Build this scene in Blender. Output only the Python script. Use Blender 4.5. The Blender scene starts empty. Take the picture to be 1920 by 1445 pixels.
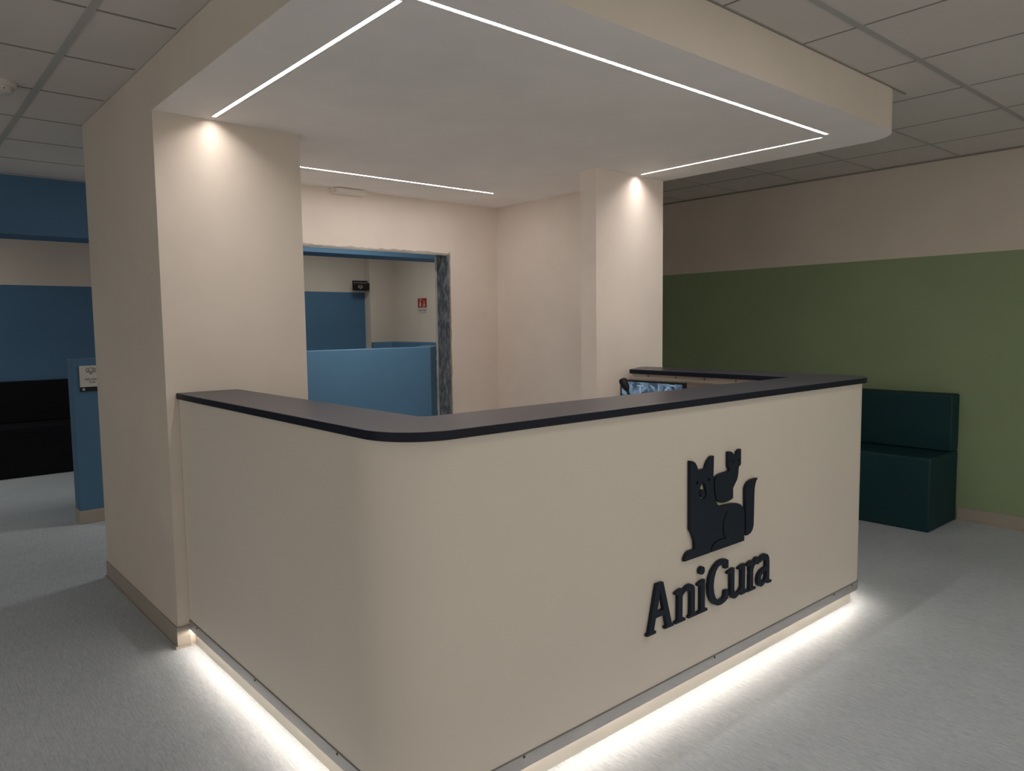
import bpy, bmesh, math, random
from mathutils import Matrix, Vector
C = bpy.context.scene.collection
SC = bpy.context.scene
PI = math.pi
H_CEIL, H_SOF = 2.69, 2.475

# ------------------------------------------------------------ materials
def new_mat(name):
    m = bpy.data.materials.new(name); m.use_nodes = True
    nt = m.node_tree; b = nt.nodes['Principled BSDF']
    return m, nt, b
def ramp(nt, fac, c0, c1, p0=0.35, p1=0.65):
    r = nt.nodes.new('ShaderNodeValToRGB')
    r.color_ramp.elements[0].position = p0; r.color_ramp.elements[1].position = p1
    r.color_ramp.elements[0].color = (*c0, 1); r.color_ramp.elements[1].color = (*c1, 1)
    nt.links.new(fac, r.inputs[0]); return r.outputs[0]
def noise(nt, scale, detail=4, rough=.55, stretch=(1, 1, 1)):
    tc = nt.nodes.new('ShaderNodeTexCoord'); mp = nt.nodes.new('ShaderNodeMapping')
    mp.inputs['Scale'].default_value = stretch
    n = nt.nodes.new('ShaderNodeTexNoise'); n.inputs['Scale'].default_value = scale
    n.inputs['Detail'].default_value = detail; n.inputs['Roughness'].default_value = rough
    nt.links.new(tc.outputs['Object'], mp.inputs[0]); nt.links.new(mp.outputs[0], n.inputs['Vector'])
    return n.outputs['Fac']
def paint(name, col, rough=.75, var=.03, bump=.02, bscale=220, spec=.3):
    m, nt, b = new_mat(name)
    f = noise(nt, 2.2, 3)
    lo = tuple(max(0, c*(1-var)) for c in col); hi = tuple(min(1, c*(1+var)) for c in col)
    nt.links.new(ramp(nt, f, lo, hi), b.inputs['Base Color'])
    b.inputs['Roughness'].default_value = rough
    b.inputs['Specular IOR Level'].default_value = spec
    if bump:
        bp = nt.nodes.new('ShaderNodeBump'); bp.inputs['Strength'].default_value = bump
        bp.inputs['Distance'].default_value = .002
        nt.links.new(noise(nt, bscale, 3), bp.inputs['Height']); nt.links.new(bp.outputs[0], b.inputs['Normal'])
    return m
def emit(name, col, s):
    m, nt, b = new_mat(name)
    b.inputs['Base Color'].default_value = (*col, 1)
    b.inputs['Emission Color'].default_value = (*col, 1); b.inputs['Emission Strength'].default_value = s
    return m
LED = (1.0, .908, .85)
M = {}
M['cream'] = paint('cream_paint', (.615, .557, .492))
M['white'] = paint('white_paint', (.94, .91, .89))
M['booth'] = paint('booth_cream_paint', (.84, .765, .70))
M['blue'] = paint('blue_paint', (.068, .155, .265), .6)
M['green'] = paint('green_paint', (.23, .30, .175), .6)
M['tile'] = paint('ceiling_tile', (.62, .585, .56), .9, .02, .05, 300)
M['tbar'] = paint('ceiling_runner', (.41, .41, .39), .6)
M['gap'] = paint('ceiling_joint', (.25, .235, .22), .9)
M['counter'] = paint('counter_laminate', (.685, .635, .57), .5, .012, .006, 120)
M['navy'] = paint('navy_worktop', (.030, .031, .046), .34, .10, .012, 160, .6)
M['navyedge'] = paint('navy_worktop_edge', (.005, .008, .019), .5, .1, .01, 200, .25)
M['sign'] = paint('navy_sign_board', (.008, .014, .027), .5, .06, .01, 200, .25)
M['skirt'] = paint('beige_skirting', (.33, .30, .26), .5)
M['plinth'] = paint('white_plinth', (.62, .59, .53), .5)
M['black'] = paint('black_upholstery', (.008, .008, .011), .7, .1, .05, 260, .08)
M['dgreen'] = paint('dark_green_upholstery', (.002, .030, .037), .6, .1, .05, 260)
M['plastic'] = paint('white_plastic', (.84, .78, .74), .4)
M['dplast'] = paint('detector_plastic', (.60, .565, .54), .5)
M['bplast'] = paint('black_plastic', (.010, .010, .012), .4)
M['screw'] = paint('dark_screw', (.05, .045, .04), .4)
M['plate'] = paint('white_sign_plate', (.55, .53, .50), .5)
M['ink'] = paint('black_ink', (.012, .012, .014), .6)
M['inkw'] = paint('white_ink', (.42, .42, .44), .6)
M['red'] = paint('red_sign', (.30, .03, .03), .5)
M['wood'] = paint('pale_desk_board', (.58, .52, .45), .5)
M['plaster'] = paint('chipped_plaster', (.50, .49, .46), .9, .2, .3, 60)
M['led'] = emit('ceiling_led', LED, 97)
M['ledlow'] = emit('plinth_led', (1.0, .90, .80), 46)

m, nt, b = new_mat('brushed_aluminium')
nt.links.new(ramp(nt, noise(nt, 30, 4, .6, (1, 1, 40)), (.40, .39, .40), (.50, .49, .50)), b.inputs['Base Color'])
b.inputs['Metallic'].default_value = .55; b.inputs['Roughness'].default_value = .42
M['alu'] = m

m, nt, b = new_mat('vinyl_floor')
f1 = noise(nt, 9, 6, .7, (14, 1.2, 1)); f2 = noise(nt, 60, 5, .75, (3, .6, 1)); f3 = noise(nt, .9, 3)
mx = nt.nodes.new('ShaderNodeMath'); mx.operation = 'MULTIPLY_ADD'; mx.inputs[1].default_value = .5
nt.links.new(f1, mx.inputs[0])
m2 = nt.nodes.new('ShaderNodeMath'); m2.operation = 'MULTIPLY'; m2.inputs[1].default_value = .5
nt.links.new(f2, m2.inputs[0]); nt.links.new(m2.outputs[0], mx.inputs[2])
base = ramp(nt, mx.outputs[0], (.31, .36, .41), (.545, .59, .64), .36, .64)
big = ramp(nt, f3, (.9, .9, .9), (1.06, 1.05, 1.04))
ml = nt.nodes.new('ShaderNodeMix'); ml.data_type = 'RGBA'; ml.blend_type = 'MULTIPLY'; ml.inputs[0].default_value = 1
nt.links.new(base, ml.inputs[6]); nt.links.new(big, ml.inputs[7]); nt.links.new(ml.outputs[2], b.inputs['Base Color'])
b.inputs['Roughness'].default_value = .48; b.inputs['Specular IOR Level'].default_value = .35
bp = nt.nodes.new('ShaderNodeBump'); bp.inputs['Strength'].default_value = .12; bp.inputs['Distance'].default_value = .001
nt.links.new(mx.outputs[0], bp.inputs['Height']); nt.links.new(bp.outputs[0], b.inputs['Normal'])
M['floor'] = m

m, nt, b = new_mat('scraped_jamb')       # blue-grey metal with scraped white filler
nt.links.new(ramp(nt, noise(nt, 26, 8, .75, (1, 1, .45)), (.065, .088, .115), (.40, .42, .43), .46, .72), b.inputs['Base Color'])
b.inputs['Roughness'].default_value = .6
M['jamb'] = m

m, nt, b = new_mat('monitor_picture')    # blue-grey collage picture on the lit screen
tc = nt.nodes.new('ShaderNodeTexCoord')
v = nt.nodes.new('ShaderNodeTexVoronoi'); v.distance = 'MANHATTAN'; v.inputs['Scale'].default_value = 30
mp = nt.nodes.new('ShaderNodeMapping'); mp.inputs['Rotation'].default_value = (.5, 0, 0)
nt.links.new(tc.outputs['Object'], mp.inputs[0]); nt.links.new(mp.outputs[0], v.inputs['Vector'])
sp = nt.nodes.new('ShaderNodeSeparateColor'); nt.links.new(v.outputs['Color'], sp.inputs[0])
ad = nt.nodes.new('ShaderNodeMath'); ad.operation = 'MULTIPLY_ADD'; ad.inputs[1].default_value = .55
nt.links.new(sp.outputs[0], ad.inputs[0]); 
mm = nt.nodes.new('ShaderNodeMath'); mm.operation = 'MULTIPLY'; mm.inputs[1].default_value = .5
nt.links.new(noise(nt, 38, 5, .7), mm.inputs[0]); nt.links.new(mm.outputs[0], ad.inputs[2])
col = ramp(nt, ad.outputs[0], (.010, .028, .065), (.17, .26, .36), .2, .75)
nt.links.new(col, b.inputs['Emission Color']); b.inputs['Emission Strength'].default_value = .75
b.inputs['Base Color'].default_value = (.01, .012, .02, 1); b.inputs['Roughness'].default_value = .3
M['screen'] = m

# ------------------------------------------------------------ mesh helpers
def box(bm, x0, x1, y0, y1, z0, z1, mi=0):
    v = [bm.verts.new((x, y, z)) for x in (x0, x1) for y in (y0, y1) for z in (z0, z1)]
    for q in ((0, 1, 3, 2), (4, 6, 7, 5), (0, 4, 5, 1), (2, 3, 7, 6), (0, 2, 6, 4), (1, 5, 7, 3)):
        f = bm.faces.new([v[i] for i in q]); f.material_index = mi
def prism(bm, pts, z0, z1, mi=0):
    n = len(pts)
    a = [bm.verts.new((x, y, z0)) for x, y in pts]; b_ = [bm.verts.new((x, y, z1)) for x, y in pts]
    fs = [bm.faces.new(a), bm.faces.new(b_)]
    for i in range(n): fs.append(bm.faces.new((a[i], a[(i+1) % n], b_[(i+1) % n], b_[i])))
    for f in fs: f.material_index = mi
def ribbon(bm, outer, inner, z0, z1, mi=0, caps=True):
    """solid wall between two open plan paths with the same number of points"""
    n = len(outer)
    o0 = [bm.verts.new((*p, z0)) for p in outer]; o1 = [bm.verts.new((*p, z1)) for p in outer]
    i0 = [bm.verts.new((*p, z0)) for p in inner]; i1 = [bm.verts.new((*p, z1)) for p in inner]
    fs = []
    for k in range(n-1):
        fs += [bm.faces.new((o0[k], o0[k+1], o1[k+1], o1[k])), bm.faces.new((i0[k], i1[k], i1[k+1], i0[k+1])),
               bm.faces.new((o1[k], o1[k+1], i1[k+1], i1[k])), bm.faces.new((o0[k], i0[k], i0[k+1], o0[k+1]))]
    fs += [bm.faces.new((o0[0], o1[0], i1[0], i0[0])), bm.faces.new((o0[-1], i0[-1], i1[-1], o1[-1]))]
    for f in fs: f.material_index = mi
def lathe(bm, prof, c, axis='z', n=28):
    rings = []
    for r, h in prof:
        ring = []
        for k in range(n):
            a = 2*PI*k/n; x, y = r*math.cos(a), r*math.sin(a)
            p = {'z': (x, y, h), 'x': (h, x, y), 'y': (x, h, y)}[axis]
            ring.append(bm.verts.new((p[0]+c[0], p[1]+c[1], p[2]+c[2])))
        rings.append(ring)
    for a, b_ in zip(rings, rings[1:]):
        for k in range(n): bm.faces.new((a[k], a[(k+1) % n], b_[(k+1) % n], b_[k]))
    bm.faces.new(rings[0]); bm.faces.new(rings[-1])
def tube(bm, pts, rad, n=12):
    pts = [Vector(p) for p in pts]; rings = []
    rads = rad if isinstance(rad, (list, tuple)) else [rad]*len(pts)
    for i, p in enumerate(pts):
        d = (pts[min(i+1, len(pts)-1)]-pts[max(i-1, 0)]).normalized()
        u = d.orthogonal().normalized() if i == 0 else (u0 - d*u0.dot(d)).normalized()
        u0 = u; w = d.cross(u)
        rings.append([bm.verts.new(p+(u*math.cos(2*PI*k/n)+w*math.sin(2*PI*k/n))*rads[i]) for k in range(n)])
    for a, b_ in zip(rings, rings[1:]):
        for k in range(n): bm.faces.new((a[k], a[(k+1) % n], b_[(k+1) % n], b_[k]))
    bm.faces.new(rings[0]); bm.faces.new(rings[-1])
def link(name, me, mats, parent=None, bevel=0, smooth=False, seg=2):
    o = bpy.data.objects.new(name, me); C.objects.link(o)
    for mt in (mats if isinstance(mats, (list, tuple)) else [mats]): me.materials.append(mt)
    if parent: 
        o.parent = parent; o.matrix_parent_inverse = Matrix.Translation(parent.location).inverted()
    if smooth:
        for p in me.polygons: p.use_smooth = True
        me.set_sharp_from_angle(angle=math.radians(32))
    if bevel:
        md = o.modifiers.new('bevel', 'BEVEL'); md.width = bevel; md.segments = seg; md.limit_method = 'ANGLE'; md.angle_limit = math.radians(40)
    return o
def obj(name, bm, mats, parent=None, bevel=0, smooth=False, seg=2):
    bmesh.ops.recalc_face_normals(bm, faces=bm.faces[:])
    me = bpy.data.meshes.new(name); bm.to_mesh(me); bm.free()
    return link(name, me, mats, parent, bevel, smooth, seg)
def tag(o, label, cat, group=None):
    o['label'] = label; o['category'] = cat
    if group: o['group'] = group
    return o
def thing(name, label, cat, loc, group=None):
    o = bpy.data.objects.new(name, None); C.objects.link(o); o.location = loc; o.empty_display_size = .1
    return tag(o, label, cat, group)
def struct(name, bm, mats, bevel=0, smooth=False):
    o = obj(name, bm, mats, None, bevel, smooth); o['kind'] = 'structure'; return o
def B(*a):
    bm = bmesh.new(); box(bm, *a); return bm
def text_mesh(s, size, align='CENTER', depth=.0006):
    cu = bpy.data.curves.new('lettering', 'FONT'); cu.body = s; cu.size = size; cu.align_x = align; cu.extrude = depth/2
    cu.space_line = .9
    t = bpy.data.objects.new('tmp', cu); C.objects.link(t)
    me = bpy.data.meshes.new_from_object(t.evaluated_get(bpy.context.evaluated_depsgraph_get()))
    bpy.data.objects.remove(t); bpy.data.curves.remove(cu); return me
def outline_mesh(loops, depth, bev=.0008):
    """filled outline with holes, extruded; local x right, y up, z thickness 0..depth"""
    cu = bpy.data.curves.new('outline', 'CURVE'); cu.dimensions = '2D'; cu.fill_mode = 'BOTH'
    cu.extrude = depth/2-bev; cu.bevel_depth = bev; cu.bevel_resolution = 1; cu.offset = -bev
    for lp in loops:
        s = cu.splines.new('POLY'); s.points.add(len(lp)-1); s.use_cyclic_u = True
        for p, q in zip(s.points, lp): p.co = (q[0], q[1], 0, 1)
    t = bpy.data.objects.new('tmp', cu); C.objects.link(t)
    me = bpy.data.meshes.new_from_object(t.evaluated_get(bpy.context.evaluated_depsgraph_get()))
    bpy.data.objects.remove(t); bpy.data.curves.remove(cu)
    me.transform(Matrix.Translation((0, 0, depth/2))); return me
FRONT = lambda yb: Matrix(((1, 0, 0, 0), (0, 0, -1, yb), (0, 1, 0, 0), (0, 0, 0, 1)))   # sheet facing the front (-y)
def LEFT(xb, y0, z0): # sheet facing -x; its own right runs towards -y
    return Matrix(((0, 0, -1, xb), (-1, 0, 0, y0), (0, 1, 0, z0), (0, 0, 0, 1)))
def arc(cx, cy, r, a0, a1, n=14):
    return [(cx+r*math.cos(a0+(a1-a0)*k/n), cy+r*math.sin(a0+(a1-a0)*k/n)) for k in range(n+1)]

# ------------------------------------------------------------ setting
bm = bmesh.new(); box(bm, -4, 7.2, -2.2, 10.2, -.08, 0); struct('floor', bm, M['floor'])
bm = bmesh.new(); box(bm, -4, 7.2, -2.2, 10.2, H_CEIL, H_CEIL+.08); struct('ceiling', bm, M['tile'])
# exposed runners (wide) and tile joints (thin), left area and front/right area
bm = bmesh.new()
for k in range(-8, 1):
    x = .70+.6*k; box(bm, x-.015, x+.015, -2, 9.6, H_CEIL-.004, H_CEIL+.002)
for k in range(-7, 1):
    y = 1.41+.6*k; box(bm, 1.0, 6.09, y-.014, y+.014, H_CEIL-.004, H_CEIL+.002)
for k in range(1, 6):
    y = 1.41+.6*k; box(bm, 4.22, 6.09, y-.010, y+.010, H_CEIL-.004, H_CEIL+.002)
struct('trim_1', bm, M['tbar'])
bm = bmesh.new()
for k in range(-8, 11):
    y = 3.166+.603*k; box(bm, -4, 1.0 if y < 4.9 else 5.9, y-.007, y+.007, H_CEIL-.0015, H_CEIL+.002)
for k in range(-3, 6):
    x = 3.117+.604*k; box(bm, x-.005, x+.005, -2, 1.66 if x < 4.21 else 4.8, H_CEIL-.0015, H_CEIL+.002)
box(bm, 6.084, 6.094, -2, 4.8, H_CEIL-.012, H_CEIL-.001)
box(bm, 1.0, 4.2, 1.655, 1.662, H_CEIL-.006, H_CEIL-.001)
struct('trim_2', bm, M['gap'])

# dropped canopy with rounded front corners
def canopy(i): 
    return ([(1.015+i, 4.96), (1.015+i, 1.86)] + arc(1.215, 1.86, .2-i, PI, 1.5*PI) + arc(4.01, 1.86, .2-i, 1.5*PI, 2*PI) + [(4.21-i, 4.96)])
SLOTS = [(1.258, 1.278, 1.955, 3.545), (1.305, 3.86, 1.900, 1.920), (3.893, 3.911, 1.957, 3.178), (1.80, 3.567, 4.298, 4.312)]
cu = bpy.data.curves.new('soffit', 'CURVE'); cu.dimensions = '2D'; cu.fill_mode = 'BOTH'
for lp in [canopy(0)] + [[(a, c), (b_, c), (b_, d), (a, d)] for a, b_, c, d in SLOTS]:
    sp_ = cu.splines.new('POLY'); sp_.points.add(len(lp)-1); sp_.use_cyclic_u = True
    for p, q in zip(sp_.points, lp): p.co = (q[0], q[1], 0, 1)
tob = bpy.data.objects.new('tmp', cu); C.objects.link(tob)
me = bpy.data.meshes.new_from_object(tob.evaluated_get(bpy.context.evaluated_depsgraph_get()))
bpy.data.objects.remove(tob); bpy.data.curves.remove(cu)
me.transform(Matrix.Translation((0, 0, H_SOF)))
bm = bmesh.new(); bm.from_mesh(me); bpy.data.meshes.remove(me)
for f in bm.faces:
    f.material_index = 1
    f.normal_update()
    if f.normal.z > 0: f.normal_flip()
cp = canopy(0); lo_v = [bm.verts.new((x, y, H_SOF)) for x, y in cp]; hi_v = [bm.verts.new((x, y, H_CEIL-.002)) for x, y in cp]
for k in range(len(cp)): bm.faces.new((lo_v[k], lo_v[(k+1) % len(cp)], hi_v[(k+1) % len(cp)], hi_v[k]))
for a, b_, c, d in SLOTS:       # the recess of each light strip
    q = [(a, c), (b_, c), (b_, d), (a, d)]
    l_ = [bm.verts.new((x, y, H_SOF)) for x, y in q]; h_ = [bm.verts.new((x, y, H_SOF+.014)) for x, y in q]
    bm.faces.new(h_[::-1]).material_index = 1
    for k in range(4): bm.faces.new((l_[(k+1) % 4], l_[k], h_[k], h_[(k+1) % 4])).material_index = 1
me = bpy.data.meshes.new('trim_3'); bm.to_mesh(me); bm.free()
sf = link('trim_3', me, [M['cream'], M['white']], None, 0, True); sf['kind'] = 'structure'

# left pillar, booth back wall with opening, booth right wall, right pillar
struct('wall_left', B(1.015, 1.71, 3.597, 4.96, 0, H_SOF), M['cream'])
bm = bmesh.new()
box(bm, 1.71, 2.02, 4.815, 4.96, 0, H_SOF); box(bm, 3.523, 4.19, 4.815, 4.96, 0, H_SOF); box(bm, 2.02, 3.523, 4.815, 4.96, 2.072, H_SOF)
struct('wall_back', bm, M['booth'])
bm = bmesh.new()
prism(bm, [(4.02, 4.815), (4.02, 3.358), (3.512, 3.358), (3.512, 3.225), (4.19, 3.225), (4.19, 4.815)], 0, H_SOF)
struct('wall_right', bm, M['booth'])
# opening reveal: scraped jamb, lintel edge, broken plaster rim
bm = bmesh.new()
box(bm, 3.505, 3.522, 4.812, 4.962, 0, 2.071); box(bm, 2.021, 2.036, 4.812, 4.962, 0, 2.071)
struct('door_1', bm, M['jamb'])
random.seed(5)
bm = bmesh.new()
def ragged(p0, p1, w, t, n, horiz):
    """thin strip with a ragged outer edge along x (horiz) or z, on the back wall face"""
    lo, hi = [], []
    for k in range(n+1):
        s = p0+(p1-p0)*k/n; lo.append((s, 0)); hi.append((s, w*(.35+.65*random.random())))
    return lo, hi
lo, hi = ragged(2.02, 3.53, .016, .006, 46, True)
poly = lo+hi[::-1]
me_v0 = [bm.verts.new((x, 4.8105, 2.066+z)) for x, z in poly]; me_v1 = [bm.verts.new((x, 4.816, 2.066+z)) for x, z in poly]
bm.faces.new(me_v0); bm.faces.new(me_v1[::-1])
for k in range(len(poly)): bm.faces.new((me_v0[k], me_v0[(k+1) % len(poly)], me_v1[(k+1) % len(poly)], me_v1[k]))
box(bm, 2.036, 3.505, 4.815, 4.83, 2.058, 2.071)
lo, hi = ragged(.0, 2.06, .009, .006, 60, False)
poly = [(3.497-w, s) for s, w in hi] + [(3.507, s) for s, w in lo[::-1]]
v0 = [bm.verts.new((x, 4.958, z)) for x, z in poly]; v1 = [bm.verts.new((x, 4.966, z)) for x, z in poly]
bm.faces.new(v0); bm.faces.new(v1[::-1])
for k in range(len(poly)): bm.faces.new((v0[k], v0[(k+1) % len(poly)], v1[(k+1) % len(poly)], v1[k]))
struct('trim_4', bm, M['plaster'])
bm = bmesh.new()
lo, hi = ragged(.0, 2.08, .010, .004, 50, False)
poly = [(3.522+.004+w, s) for s, w in hi] + [(3.520, s) for s, w in lo[::-1]]
v0 = [bm.verts.new((x, 4.811, z)) for x, z in poly]; v1 = [bm.verts.new((x, 4.817, z)) for x, z in poly]
bm.faces.new(v0); bm.faces.new(v1[::-1])
for k in range(len(poly)): bm.faces.new((v0[k], v0[(k+1) % len(poly)], v1[(k+1) % len(poly)], v1[k]))
struct('trim_5', bm, M['skirt'])

# big right-hand wall: green dado under cream paint
bm = bmesh.new(); box(bm, 6.096, 6.25, -2.2, 4.82, 0, 1.981, 0); box(bm, 6.096, 6.25, -2.2, 4.82, 1.981, H_CEIL, 1)
struct('wall_east', bm, [M['green'], M['cream']])
bm = bmesh.new(); box(bm, 4.19, 6.25, 4.82, 4.96, 0, H_CEIL); struct('wall_passage', bm, M['cream'])
bm = bmesh.new(); box(bm, -4.1, -4, 4.4, 10.2, 0, H_CEIL); struct('wall_west_blocker', bm, M['cream'])  # unseen wall, added and kept short to dim ambient light from the left
# waiting room beyond: bulkhead, back wall, column, right wall
bm = bmesh.new(); box(bm, -4, 5.95, 6.84, 7.22, 2.244, H_CEIL); struct('wall_bulkhead', bm, M['blue'])
bm = bmesh.new(); box(bm, -4, 6.1, 9.604, 9.75, 0, 2.0, 0); box(bm, -4, 6.1, 9.604, 9.75, 2.0, H_CEIL, 1)
struct('wall_north', bm, [M['blue'], M['cream']])
bm = bmesh.new(); box(bm, 5.5, 5.95, 9.45, 9.604, 0, H_CEIL); struct('wall_column', bm, M['cream'])
bm = bmesh.new(); box(bm, 5.92, 6.07, 4.96, 9.604, 0, H_CEIL); struct('wall_waiting', bm, M['cream'])
bm = bmesh.new(); prism(bm, [(5.70, 6.9), (5.92, 6.9), (5.92, 9.45), (5.5, 9.45), (5.5, 9.41)] + [(5.70, 9.21)], 0, 1.28)
struct('wall_low', bm, M['blue'], .004)
# blue half wall with a splayed end
bm = bmesh.new(); prism(bm, [(1.155, 6.467), (4.47, 6.467), (4.85, 6.847), (4.85, 7.03), (4.766, 7.03), (4.38, 6.63), (1.155, 6.63)], .105, 1.283)
struct('wall_partition', bm, M['blue'], .005)
bm = bmesh.new(); prism(bm, [(1.150, 6.462), (4.472, 6.462), (4.855, 6.845), (4.855, 7.035), (4.764, 7.035), (4.378, 6.635), (1.150, 6.635)], 0, .105)
struct('baseboard_partition', bm, M['skirt'], .004)
# skirtings
bm = bmesh.new()
prism(bm, [(1.009, 4.966), (1.009, 3.591), (1.0685, 3.591), (1.0685, 3.597), (1.015, 3.597), (1.015, 4.966)], 0, .1)
prism(bm, [(1.000, 4.97), (1.000, 3.585), (1.0685, 3.585), (1.0685, 3.592), (1.0095, 3.592), (1.0095, 4.97)], 0, .012)
struct('baseboard_left', bm, M['skirt'])
bm = bmesh.new(); box(bm, 1.009, 1.0685, 3.588, 3.591, .1, .103); struct('trim_6', bm, M['gap'])
bm = bmesh.new(); box(bm, 6.086, 6.096, -2.2, 1.945, 0, .1); box(bm, 6.074, 6.088, -2.2, 1.945, 0, .012); struct('baseboard_right', bm, M['skirt'])

# ------------------------------------------------------------ ceiling light strips
def strip(label, x0, x1, y0, y1, dz=.0025):
    t = thing('linear_light', label, 'ceiling light', ((x0+x1)/2, (y0+y1)/2, H_SOF), 'recessed light strips in the canopy')
    bm = bmesh.new(); e = .0008; z0, z1 = H_SOF+.0005, H_SOF+.0138
    box(bm, x0+e, x1-e, y0+e, y0+e+.001, z0, z1); box(bm, x0+e, x1-e, y1-e-.001, y1-e, z0, z1)
    box(bm, x0+e, x0+e+.001, y0+e, y1-e, z0, z1); box(bm, x1-e-.001, x1-e, y0+e, y1-e, z0, z1)
    obj('housing', bm, M['plastic'], t)
    obj('diffuser', B(x0+.002, x1-.002, y0+.002, y1-.002, H_SOF+dz, H_SOF+.0135), M['led'], t)
strip('lit white ceiling strip ending above the wide left pillar', 1.258, 1.278, 1.955, 3.545, .008)
strip('longest lit white ceiling strip running above the front of the counter', 1.305, 3.86, 1.900, 1.920)
strip('lit white ceiling strip ending above the narrow right pillar', 3.893, 3.911, 1.957, 3.178, .008)
strip('thin lit white ceiling strip at the back near the emergency light', 1.80, 3.567, 4.298, 4.312, .0003)

# ------------------------------------------------------------ reception counter
def body_path(i):
    return ([(1.07+i, 3.594), (1.07+i, 1.955)] + arc(1.32, 1.955, .25-i, PI, 1.5*PI) + [(2.5, 1.705+i)] +
            arc(3.86, 1.825, max(.12-i, .01), 1.5*PI, 2*PI) + [(3.98-i, 3.221)])
rc = thing('reception_counter', 'cream reception counter with rounded front corner, metal bottom strip and lit plinth', 'reception counter', (2.5, 2.5, 0))
bm = bmesh.new(); ribbon(bm, body_path(0), body_path(.05), .088, 1.1775); obj('panel', bm, M['counter'], rc, 0, True)
bm = bmesh.new(); ribbon(bm, body_path(-.004), body_path(0), .080, .124); ts = obj('metal_strip', bm, M['alu'], rc, 0, True)
bm = bmesh.new(); ribbon(bm, body_path(-.002), body_path(0), .124, .1275); obj('shadow_gap', bm, M['gap'], rc, 0, True)  # dark strip standing in for the shadow line above the metal strip
def pl_path(i):
    return ([(1.092+i, 3.59), (1.092+i, 1.955)] + arc(1.32, 1.965, .228-i, PI, 1.5*PI) + [(2.5, 1.737+i)] +
            arc(3.86, 1.825, .088-i, 1.5*PI, 2*PI) + [(3.948-i, 3.22)])
bm = bmesh.new(); ribbon(bm, pl_path(0), pl_path(.018), 0, .088); obj('plinth', bm, M['plinth'], rc, 0, True)
bm = bmesh.new(); ribbon(bm, pl_path(-.003), pl_path(-.0005), .0795, .087); obj('light_tape', bm, M['ledlow'], rc)
def screw(name, parent, c, axis, mt, r=.0045):
    bm = bmesh.new(); lathe(bm, [(r, 0), (r, .0015), (r*.7, .003)] if axis != 'y' else [(r, 0), (r, -.0015), (r*.7, -.003)], c, axis, 12)
    return obj(name, bm, mt, parent)
for y in (3.482, 2.80, 2.121): 
    bm = bmesh.new(); lathe(bm, [(.0045, 0), (.0045, -.0015), (.003, -.003)], (1.066, y, .1185), 'x', 12); obj('screw', bm, M['screw'], ts)
for x in (1.505, 2.565, 3.615, 3.818): screw('screw', ts, (x, 1.701, .119), 'y', M['screw'])
rail = obj('support_rail', B(3.74, 3.76, 2.06, 3.12, 1.143, 1.1775), M['wood'], rc)
for y in (2.991, 2.776, 2.568, 2.356):
    bm = bmesh.new(); lathe(bm, [(.005, 0), (.005, -.0015), (.003, -.003)], (3.74, y, 1.1655), 'x', 12); obj('screw', bm, M['screw'], rail)
# worktop
to = [(1.058, 3.596), (1.058, 1.865)] + arc(1.238, 1.865, .18, PI, 1.5*PI) + arc(3.865, 1.835, .15, 1.5*PI, 2*PI) + [(4.015, 3.223), (3.93, 3.223), (3.71, 3.12)]
ti = [(3.70, 2.02)] + [(3.68, 2.0)] + arc(1.385, 2.04, .04, 1.5*PI, PI, 6) + [(1.345, 3.596)]
bm = bmesh.new(); prism(bm, to+ti, 1.1785, 1.2065)
for f in bm.faces:
    f.normal_update()
    if abs(f.normal.z) < .5: f.material_index = 1
tag(obj('countertop', bm, [M['navy'], M['navyedge']], None, .0025, True), 'dark navy U-shaped countertop on top of the cream counter', 'countertop')

# inner desk, monitor, microphone
dk = thing('desk', 'pale inner desk behind the counter carrying the monitor', 'desk', (3.3, 2.65, 0))
obj('desktop', B(2.75, 3.72, 2.03, 3.10, .715, .74), M['wood'], dk, .002)
for x in (2.80, 3.66):
    for y in (2.09, 3.03): obj('leg', B(x-.02, x+.02, y-.02, y+.02, 0, .715), M['wood'], dk)
mo = thing('monitor', 'black monitor showing a blue picture behind the counter', 'monitor', (3.45, 2.69, .74))
scr = obj('screen', B(3.398, 3.404, 2.474, 2.918, .872, 1.160), M['screen'], mo)
bm = bmesh.new()
box(bm, 3.396, 3.425, 2.466, 2.476, .862, 1.168); box(bm, 3.396, 3.425, 2.916, 2.926, .862, 1.168)
box(bm, 3.396, 3.425, 2.476, 2.916, 1.158, 1.168); box(bm, 3.396, 3.425, 2.476, 2.916, .862, .876); box(bm, 3.404, 3.425, 2.476, 2.916, .876, 1.158)
obj('bezel', bm, M['bplast'], mo, .001)
obj('stand', B(3.425, 3.45, 2.65, 2.74, .75, 1.02), M['bplast'], mo, .003)
obj('base', B(3.38, 3.56, 2.58, 2.81, .7405, .752), M['bplast'], mo, .003)
# pale letter and angled shapes of the picture on the screen
lit = emit('screen_pale', (.22, .30, .38), .7)
tme = text_mesh('T', .085); tme.transform(LEFT(3.3978, 2.775, 1.083)); link('picture_letter', tme, lit, scr)
for y0, z0, y1, z1 in ((2.70, 1.142, 2.675, 1.128), (2.64, 1.10, 2.64, 1.15), (2.60, 1.11, 2.57, 1.14), (2.545, 1.12, 2.51, 1.13), (2.56, 1.15, 2.53, 1.148)):
    bm = bmesh.new(); d = Vector((0, y1-y0, z1-z0)); p = d.orthogonal(); n = Vector((1, 0, 0)).cross(d).normalized()*.003
    a, c = Vector((3.3976, y0, z0)), Vector((3.3976, y1, z1))
    bm.faces.new([bm.verts.new(q) for q in (a-n, a+n, c+n, c-n)]); obj('picture_mark', bm, lit, scr)

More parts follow.
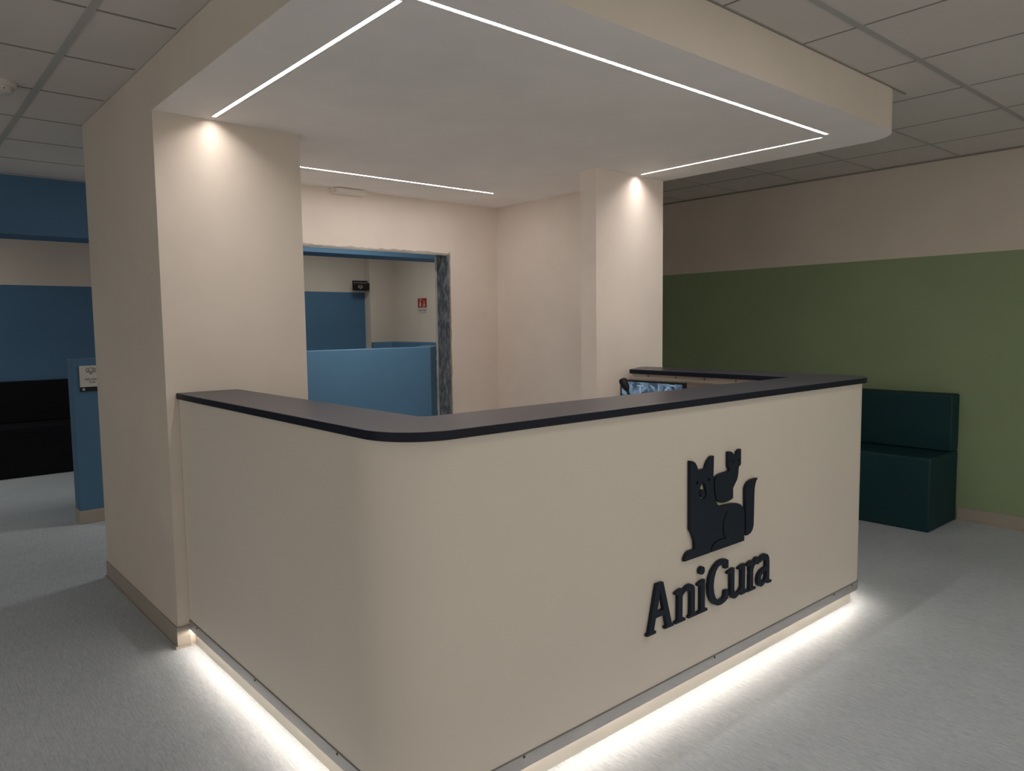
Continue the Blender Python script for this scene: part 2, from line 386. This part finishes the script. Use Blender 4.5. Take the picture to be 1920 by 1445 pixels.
mi = thing('desk_microphone', 'black tapered microphone leaning in front of the monitor screen', 'microphone', (3.36, 2.80, .74))
bm = bmesh.new(); tube(bm, [(3.33, 2.852, 1.180), (3.33, 2.850, 1.176), (3.33, 2.846, 1.160), (3.33, 2.828, 1.134), (3.33, 2.816, 1.114), (3.33, 2.813, 1.109)], [.014, .0225, .0245, .0225, .014, .008]); obj('head', bm, M['bplast'], mi, 0, True)
bm = bmesh.new(); tube(bm, [(3.33, 2.814, 1.11), (3.33, 2.802, 1.085), (3.325, 2.80, 1.03), (3.31, 2.84, .93), (3.29, 2.88, .76)], .0085); obj('gooseneck', bm, M['bplast'], mi, 0, True)
bm = bmesh.new(); lathe(bm, [(.045, .7405), (.045, .752), (.02, .765)], (3.29, 2.88, 0)); obj('base', bm, M['bplast'], mi, 0, True)

# ------------------------------------------------------------ raised sign on the counter front
DOGP = [(2.3722, 0.968), (2.3855, 0.9659), (2.4012, 0.959), (2.4136, 0.9451), (2.4239, 0.9251), (2.4744, 0.9238), (2.4802, 0.9379), (2.4902, 0.9526), (2.504, 0.9633), (2.5161, 0.9689), (2.529, 0.9691), (2.5284, 0.9314), (2.5268, 0.8831), (2.5284, 0.8594), (2.5309, 0.8192), (2.5369, 0.7965), (2.5471, 0.7796), (2.5586, 0.7638), (2.5853, 0.7541), (2.6236, 0.7534), (2.6692, 0.7517), (2.7057, 0.7455), (2.7294, 0.7358), (2.7466, 0.7214), (2.7552, 0.7035), (2.758, 0.6725), (2.7584, 0.5977), (2.7576, 0.5748), (2.517, 0.5759), (2.5266, 0.5973), (2.5475, 0.6106), (2.577, 0.6141), (2.6212, 0.6119), (2.6093, 0.6307), (2.6036, 0.6563), (2.6057, 0.6848), (2.6174, 0.7075), (2.6326, 0.7222), (2.6267, 0.7262), (2.6096, 0.7107), (2.5979, 0.687), (2.5953, 0.6571), (2.6009, 0.6316), (2.6095, 0.618), (2.5731, 0.6197), (2.5412, 0.6163), (2.5191, 0.6025), (2.509, 0.5758), (2.3372, 0.5769), (2.3388, 0.5864), (2.3456, 0.5972), (2.3552, 0.6064), (2.3684, 0.6117), (2.387, 0.6123), (2.408, 0.611), (2.4072, 0.6337), (2.4029, 0.6488), (2.3969, 0.6606), (2.3873, 0.6785), (2.3744, 0.6951)]
NOSE_HOLE = [(2.4553, 0.8775), (2.4675, 0.8632), (2.4768, 0.8475), (2.4825, 0.827), (2.4797, 0.8131), (2.4702, 0.8057), (2.4552, 0.8042), (2.4402, 0.8117), (2.4311, 0.8245), (2.4315, 0.8386), (2.4378, 0.8536), (2.4465, 0.8675)]
NOSE = [(2.4705, 0.8246), (2.469, 0.8177), (2.4648, 0.8127), (2.4586, 0.8105), (2.4516, 0.8117), (2.4454, 0.8158), (2.441, 0.8222), (2.4394, 0.8296), (2.4408, 0.8364), (2.445, 0.8414), (2.4512, 0.8436), (2.4581, 0.8425), (2.4644, 0.8384), (2.4688, 0.832)]
E1 = [(2.4234, 0.8752), (2.4228, 0.8725), (2.421, 0.8706), (2.4184, 0.8698), (2.4155, 0.8702), (2.4129, 0.8718), (2.4111, 0.8743), (2.4104, 0.8771), (2.411, 0.8798), (2.4128, 0.8817), (2.4154, 0.8826), (2.4183, 0.8821), (2.4209, 0.8805), (2.4227, 0.878)]
E2 = [(2.503, 0.8754), (2.5024, 0.8727), (2.5006, 0.8707), (2.4979, 0.8699), (2.4949, 0.8703), (2.4922, 0.872), (2.4903, 0.8745), (2.4896, 0.8774), (2.4902, 0.8801), (2.492, 0.8821), (2.4947, 0.8829), (2.4977, 0.8825), (2.5004, 0.8808), (2.5023, 0.8783)]
CAT = [(2.6332, 0.9718), (2.6525, 0.9706), (2.6632, 0.9653), (2.6734, 0.9534), (2.6955, 0.9521), (2.7024, 0.9659), (2.7123, 0.9712), (2.725, 0.9733), (2.7264, 0.9112), (2.7229, 0.9052), (2.7118, 0.9006), (2.7094, 0.8952), (2.7079, 0.8792), (2.7047, 0.8614), (2.6978, 0.8461), (2.6838, 0.832), (2.6692, 0.815), (2.6701, 0.7734), (2.6496, 0.7677), (2.6181, 0.7649), (2.587, 0.7662), (2.5663, 0.7737), (2.5525, 0.7868), (2.5438, 0.804), (2.5389, 0.8343), (2.5384, 0.8638), (2.5426, 0.874), (2.5542, 0.8821), (2.5745, 0.888), (2.6088, 0.8901), (2.6488, 0.8915), (2.6406, 0.9016), (2.6351, 0.9114)]
CE1 = [(2.6711, 0.9272), (2.6706, 0.925), (2.6692, 0.9234), (2.667, 0.9226), (2.6647, 0.923), (2.6625, 0.9242), (2.661, 0.9263), (2.6604, 0.9286), (2.6609, 0.9308), (2.6623, 0.9324), (2.6644, 0.9332), (2.6668, 0.9328), (2.669, 0.9316), (2.6705, 0.9295)]
CE2 = [(2.7108, 0.9271), (2.7104, 0.9248), (2.709, 0.9232), (2.707, 0.9224), (2.7047, 0.9227), (2.7027, 0.924), (2.7012, 0.926), (2.7007, 0.9284), (2.7011, 0.9306), (2.7025, 0.9322), (2.7045, 0.933), (2.7068, 0.9327), (2.7088, 0.9314), (2.7103, 0.9294)]
TAIL = [(2.86, 0.8306), (2.8469, 0.8199), (2.8397, 0.8043), (2.8355, 0.7881), (2.8333, 0.7571), (2.833, 0.7082), (2.8314, 0.6305), (2.8241, 0.6124), (2.8104, 0.5995), (2.7896, 0.5939), (2.7716, 0.594), (2.7699, 0.6614), (2.7685, 0.7193), (2.7661, 0.768), (2.7654, 0.797), (2.7717, 0.8105), (2.7863, 0.8227), (2.8124, 0.8302), (2.8389, 0.8316)]
TH, YB = .014, 1.702
em = thing('counter_emblem', 'raised navy dog and cat emblem on the counter front above the lettering', 'sign', (2.55, 1.70, .59))
def board(name, loops, parent, th=TH, mt=None):
    me = outline_mesh(loops, th); me.transform(FRONT(YB)); return link(name, me, mt or M['sign'], parent)
dog = board('dog_figure', [DOGP, NOSE_HOLE, E1, E2], em)
board('nose', [NOSE], dog)
board('cat_figure', [CAT, CE1, CE2], em)
board('tail', [TAIL], em)
for x, z in ((2.42, .75), (2.50, .65), (2.65, .62), (2.62, .83), (2.68, .86), (2.80, .70), (2.45, .8245)):
    bm = bmesh.new(); lathe(bm, [(.004, 1.7045), (.004, YB-.001)], (x, 0, z), 'y', 10); obj('standoff_pin', bm, M['alu'], em)
LET = {
'A': [[(2.098,.348),(2.150,.348),(2.151,.358),(2.137,.358),(2.149,.406),(2.203,.406),(2.216,.358),(2.205,.358),(2.205,.348),(2.2585,.348),(2.2585,.358),(2.247,.358),(2.193,.535),(2.154,.535),(2.108,.358),(2.098,.358)], [(2.156,.428),(2.197,.428),(2.177,.502)]],
'n': [[(2.269,.348),(2.332,.348),(2.332,.358),(2.313,.358),(2.313,.448),(2.322,.457),(2.336,.4625),(2.350,.4625),(2.360,.457),(2.366,.445),(2.366,.358),(2.354,.358),(2.354,.348),(2.413,.348),(2.413,.358),(2.394,.358),(2.394,.452),(2.391,.466),(2.384,.476),(2.371,.483),(2.356,.484),(2.340,.481),(2.327,.474),(2.316,.464),(2.312,.480),(2.296,.479),(2.269,.472),(2.269,.463),(2.286,.461),(2.286,.358),(2.269,.358)]],
'i': [[(2.418,.348),(2.479,.348),(2.479,.358),(2.461,.358),(2.461,.481),(2.441,.479),(2.414,.472),(2.414,.463),(2.434,.461),(2.434,.358),(2.418,.358)], [(2.459,.520),(2.456,.531),(2.447,.536),(2.437,.536),(2.427,.531),(2.424,.520),(2.427,.509),(2.437,.504),(2.447,.504),(2.456,.509)]],
'C': [[(2.626,.523),(2.61,.531),(2.585,.535),(2.555,.532),(2.528,.520),(2.506,.501),(2.491,.474),(2.485,.440),(2.490,.408),(2.503,.381),(2.524,.360),(2.552,.348),(2.58,.346),(2.605,.351),(2.627,.361),(2.627,.398),(2.603,.398),(2.600,.376),(2.588,.369),(2.572,.367),(2.552,.371),(2.536,.386),(2.526,.408),(2.521,.440),(2.526,.470),(2.537,.494),(2.553,.509),(2.572,.514),(2.588,.512),(2.599,.505),(2.603,.490),(2.626,.490)]],
'u': [[(2.622,.472),(2.622,.463),(2.645,.461),(2.645,.385),(2.648,.366),(2.657,.352),(2.672,.346),(2.688,.347),(2.704,.354),(2.719,.366),(2.723,.349),(2.750,.349),(2.772,.353),(2.772,.362),(2.753,.364),(2.753,.480),(2.735,.479),(2.704,.472),(2.704,.463),(2.727,.461),(2.727,.385),(2.717,.374),(2.703,.368),(2.689,.367),(2.678,.372),(2.672,.385),(2.672,.480),(2.655,.479)]],
'r': [[(2.7735,.348),(2.838,.348),(2.838,.358),(2.817,.358),(2.817,.435),(2.823,.449),(2.834,.457),(2.846,.459),(2.852,.452),(2.864,.454),(2.865,.478),(2.856,.486),(2.840,.485),(2.826,.476),(2.818,.464),(2.814,.480),(2.798,.479),(2.768,.472),(2.768,.463),(2.790,.461),(2.790,.358),(2.7735,.358)]],
'a': [[(2.969,.348),(2.969,.358),(2.949,.360),(2.949,.445),(2.945,.466),(2.934,.480),(2.917,.487),(2.897,.486),(2.878,.480),(2.867,.472),(2.873,.456),(2.889,.463),(2.905,.464),(2.917,.457),(2.922,.443),(2.922,.428),(2.900,.425),(2.878,.419),(2.860,.406),(2.852,.389),(2.853,.369),(2.863,.354),(2.880,.346),(2.899,.348),(2.915,.356),(2.925,.364),(2.930,.351),(2.940,.348)], [(2.922,.410),(2.922,.380),(2.912,.371),(2.898,.366),(2.885,.368),(2.879,.378),(2.881,.393),(2.891,.403),(2.905,.408)]]}
lt = thing('counter_lettering', 'raised navy serif lettering on the counter front below the emblem', 'sign', (2.53, 1.70, .35))
K = 1.688/1.678
for ch in 'AniCura':
    board('letter', [[(x*K, 1.5-(1.5-z)*K) for x, z in lp] for lp in LET[ch]], lt)
for x, z in ((2.13, .38), (2.24, .38), (2.31, .42), (2.39, .42), (2.46, .42), (2.453, .519), (2.51, .44), (2.67, .42), (2.75, .42), (2.81, .42), (2.945, .42)):
    bm = bmesh.new(); lathe(bm, [(.004, 1.7045), (.004, YB-.001)], (x, 0, z), 'y', 10); obj('standoff_pin', bm, M['alu'], lt)

# ------------------------------------------------------------ benches
bn = thing('bench', 'black upholstered bench against the blue wall at far left', 'bench', (-.5, 9.3, 0))
obj('seat', B(-3.2, 2.6, 8.99, 9.598, .001, .513), M['black'], bn, .012, True, 3)
obj('backrest', B(-3.2, 2.6, 9.53, 9.6, .514, .962), M['black'], bn, .012, True, 3)
bg = thing('bench', 'dark green upholstered bench against the green wall', 'bench', (5.8, 2.8, 0))
obj('seat', B(5.566, 6.094, 1.955, 3.9, .001, .530), M['dgreen'], bg, .012, True, 3)
obj('backrest', B(5.95, 6.094, 1.955, 3.9, .531, .953), M['dgreen'], bg, .012, True, 3)

# ------------------------------------------------------------ wall signs and fittings
def line_art(bm, pts, w, closed=False):
    """flat line drawing in x,y at z=0"""
    n = len(pts)
    for k in range(n if closed else n-1):
        a, c = Vector(pts[k]), Vector(pts[(k+1) % n]); d = (c-a)
        if d.length < 1e-6: continue
        d.normalize(); nn = Vector((-d.y, d.x))*w/2; e = d*w*.35
        bm.faces.new([bm.verts.new((*q, 0)) for q in (a-e-nn, c+e-nn, c+e+nn, a-e+nn)])
def dog_face(s, w, mtx):
    bm = bmesh.new()
    line_art(bm, [(p[0]*s, p[1]*s) for p in ((-.32,.42),(-.1,.5),(.1,.5),(.32,.42),(.36,.1),(.26,-.2),(.12,-.46),(0,-.52),(-.12,-.46),(-.26,-.2),(-.36,.1))], w, True)
    for sg in (-1, 1):
        line_art(bm, [(sg*p[0]*s, p[1]*s) for p in ((.32,.42),(.52,.44),(.68,.25),(.66,-.05),(.52,-.2),(.42,-.02),(.36,.1))], w)
        line_art(bm, [(sg*.15*s, .06*s), (sg*.15*s, -.02*s)], w*1.6)
    line_art(bm, [(p[0]*s, p[1]*s) for p in ((-.07,-.22),(.07,-.22),(0,-.32))], w*1.3, True)
    bm.transform(mtx); me = bpy.data.meshes.new('dog_face'); bm.to_mesh(me); bm.free(); return me
# white sign with a dog face on the partition
ws = thing('wall_sign', 'white sign with a dog face drawing on the blue partition', 'sign', (1.29, 6.465, 1.03))
obj('plate', B(1.205, 1.375, 6.460, 6.466, 1.066, 1.230), M['plate'], ws)
obj('black_band', B(1.205, 1.375, 6.460, 6.466, 1.030, 1.0655), M['ink'], ws)
link('dog_drawing', dog_face(.048, .0032, Matrix.Translation((1.284, 0, 1.188)) @ FRONT(6.4593)), M['ink'], ws)
me = text_mesh('Sala attesa\nCani', .024); me.transform(Matrix.Translation((1.29, 0, 1.118)) @ FRONT(6.4597)); link('lettering', me, M['ink'], ws)
bm = bmesh.new(); lathe(bm, [(.010, 0), (.010, .0004)], (0, 0, 0), 'z', 16)
bm.transform(Matrix.Translation((1.228, 0, 1.048)) @ FRONT(6.4597)); obj('paw_mark', bm, M['inkw'], ws)
# black sign by the column
bs = thing('hanging_sign', 'small black sign with pale writing beside the far column', 'sign', (5.31, 9.45, 2.02))
obj('board', B(5.20, 5.436, 9.40, 9.418, 2.016, 2.156), M['bplast'], bs, .002)
obj('bracket', B(5.455, 5.472, 9.42, 9.60, 2.03, 2.13), M['bplast'], bs)
obj('arm', B(5.43, 5.456, 9.42, 9.45, 2.06, 2.10), M['bplast'], bs)
me = text_mesh('SALA ATTESA CANI', .024); me.transform(Matrix.Translation((5.32, 0, 2.118)) @ FRONT(9.3995)); link('lettering', me, M['inkw'], bs)
link('dog_drawing', dog_face(.052, .0055, Matrix.Translation((5.318, 0, 2.066)) @ FRONT(9.3993)), M['inkw'], bs)
# fire extinguisher sign on the waiting-room right wall
fs = thing('fire_sign', 'red and white fire extinguisher sign on the far cream wall', 'sign', (5.915, 8.75, 1.69))
obj('red_panel', B(5.914, 5.919, 8.633, 8.845, 1.762, 1.893), M['red'], fs)
obj('caption', B(5.914, 5.919, 8.633, 8.845, 1.690, 1.7615), M['plate'], fs)
me = text_mesh('ESTINTORE', .036); me.transform(LEFT(5.9136, 8.739, 1.712)); link('lettering', me, M['ink'], fs)
bm = bmesh.new()
def blob(cx, cy, w, h):
    bm.faces.new([bm.verts.new((cx+dx*w/2, cy+dy*h/2, 0)) for dx, dy in ((-.7,-1),(.7,-1),(1,-.8),(1,.6),(.4,1),(-.4,1),(-1,.6),(-1,-.8))])
blob(-.045, -.018, .052, .07); blob(-.045, .032, .03, .02); blob(-.028, .05, .05, .012); blob(.05, .008, .022, .05); blob(.05, -.03, .05, .045); blob(.028, -.05, .03, .016)
bm.transform(LEFT(5.9137, 8.739, 1.828)); obj('pictogram', bm, paint('pale_pictogram', (.55, .33, .26)), fs)
# emergency light
el = thing('emergency_light', 'small white emergency light box on the wall above the opening', 'emergency light', (2.635, 4.79, 2.455))
obj('body', B(2.514, 2.757, 4.765, 4.8148, 2.436, 2.4746), M['plastic'], el, .003)
bm = bmesh.new(); prism(bm, [(4.765, 2.438), (4.742, 2.443), (4.740, 2.470), (4.765, 2.4735)], 2.52, 2.751)
bm.transform(Matrix(((0, 0, 1, 0), (1, 0, 0, 0), (0, 1, 0, 0), (0, 0, 0, 1)))); obj('lens', bm, paint('frosted_lens', (.82, .76, .72), .3), el, .002)
# smoke detector at the left edge
sd = thing('smoke_detector', 'round white smoke detector on the tiled ceiling at upper left', 'smoke detector', (.54, 4.355, H_CEIL))
bm = bmesh.new(); lathe(bm, [(.080, H_CEIL-.0005), (.080, H_CEIL-.018), (.074, H_CEIL-.024)], (.54, 4.355, 0), 'z', 40); obj('base', bm, M['dplast'], sd, 0, True)
bm = bmesh.new(); lathe(bm, [(.062, H_CEIL-.024), (.060, H_CEIL-.046), (.036, H_CEIL-.054), (.012, H_CEIL-.056)], (.54, 4.355, 0), 'z', 40); hd = obj('sensor_head', bm, M['dplast'], sd, 0, True)
bm = bmesh.new()
for k in range(12):
    if k % 3 == 2: continue
    a = 2*PI*k/12-.35; R = .0613
    p = [(.54+R*math.cos(a+d), 4.355+R*math.sin(a+d)) for d in (-.2, .2)]; q = [(.54+(R-.004)*math.cos(a+d), 4.355+(R-.004)*math.sin(a+d)) for d in (-.2, .2)]
    bm = bmesh.new(); prism(bm, [p[0], p[1], q[1], q[0]], H_CEIL-.041, H_CEIL-.030); obj('vent_slot', bm, M['ink'], sd)

# ------------------------------------------------------------ light, camera
w = bpy.data.worlds.new('world'); SC.world = w; w.use_nodes = True
w.node_tree.nodes['Background'].inputs[0].default_value = (1.05, .96, .84, 1)
w.node_tree.nodes['Background'].inputs[1].default_value = .80
# unseen ceiling lamps: hall one inferred from shadows, rest added to brighten waiting room
for x, y, e in ((2.55, .55, 7.5), (3.6, 5.7, 31), (4.6, 8.2, 13), (-.7, 9.0, 28)):
    la = bpy.data.lights.new('unseen_ceiling_lamp', 'AREA'); la.shape = 'SQUARE'; la.size = .58; la.energy = e; la.color = (1, .95, .85)
    lo_ = bpy.data.objects.new('unseen_ceiling_lamp', la); C.objects.link(lo_); lo_.location = (x, y, H_CEIL-.012)
cam = bpy.data.cameras.new('camera'); co = bpy.data.objects.new('camera', cam); C.objects.link(co)
cam.sensor_fit = 'HORIZONTAL'; cam.sensor_width = 36; cam.lens = 1387.569/1920*36; cam.clip_start = .02
r_, u_, f_ = Vector((.75514091, -.65544419, -.01245444)), Vector((.06257124, .05315128, .99662419)), Vector((.65256957, .75337099, -.08114866))
mw = Matrix.Identity(4)
for i in range(3): mw[i][0], mw[i][1], mw[i][2] = r_[i], u_[i], -f_[i]
mw[2][3] = 1.5
co.matrix_world = mw; SC.camera = co
SC.view_settings.view_transform = 'Standard'; SC.view_settings.look = 'None'; SC.view_settings.gamma = 1; SC.view_settings.exposure = 0.0
SC.view_settings.use_curve_mapping = False
SC.cycles.max_bounces = 12; SC.cycles.diffuse_bounces = 8; SC.cycles.use_denoising = True
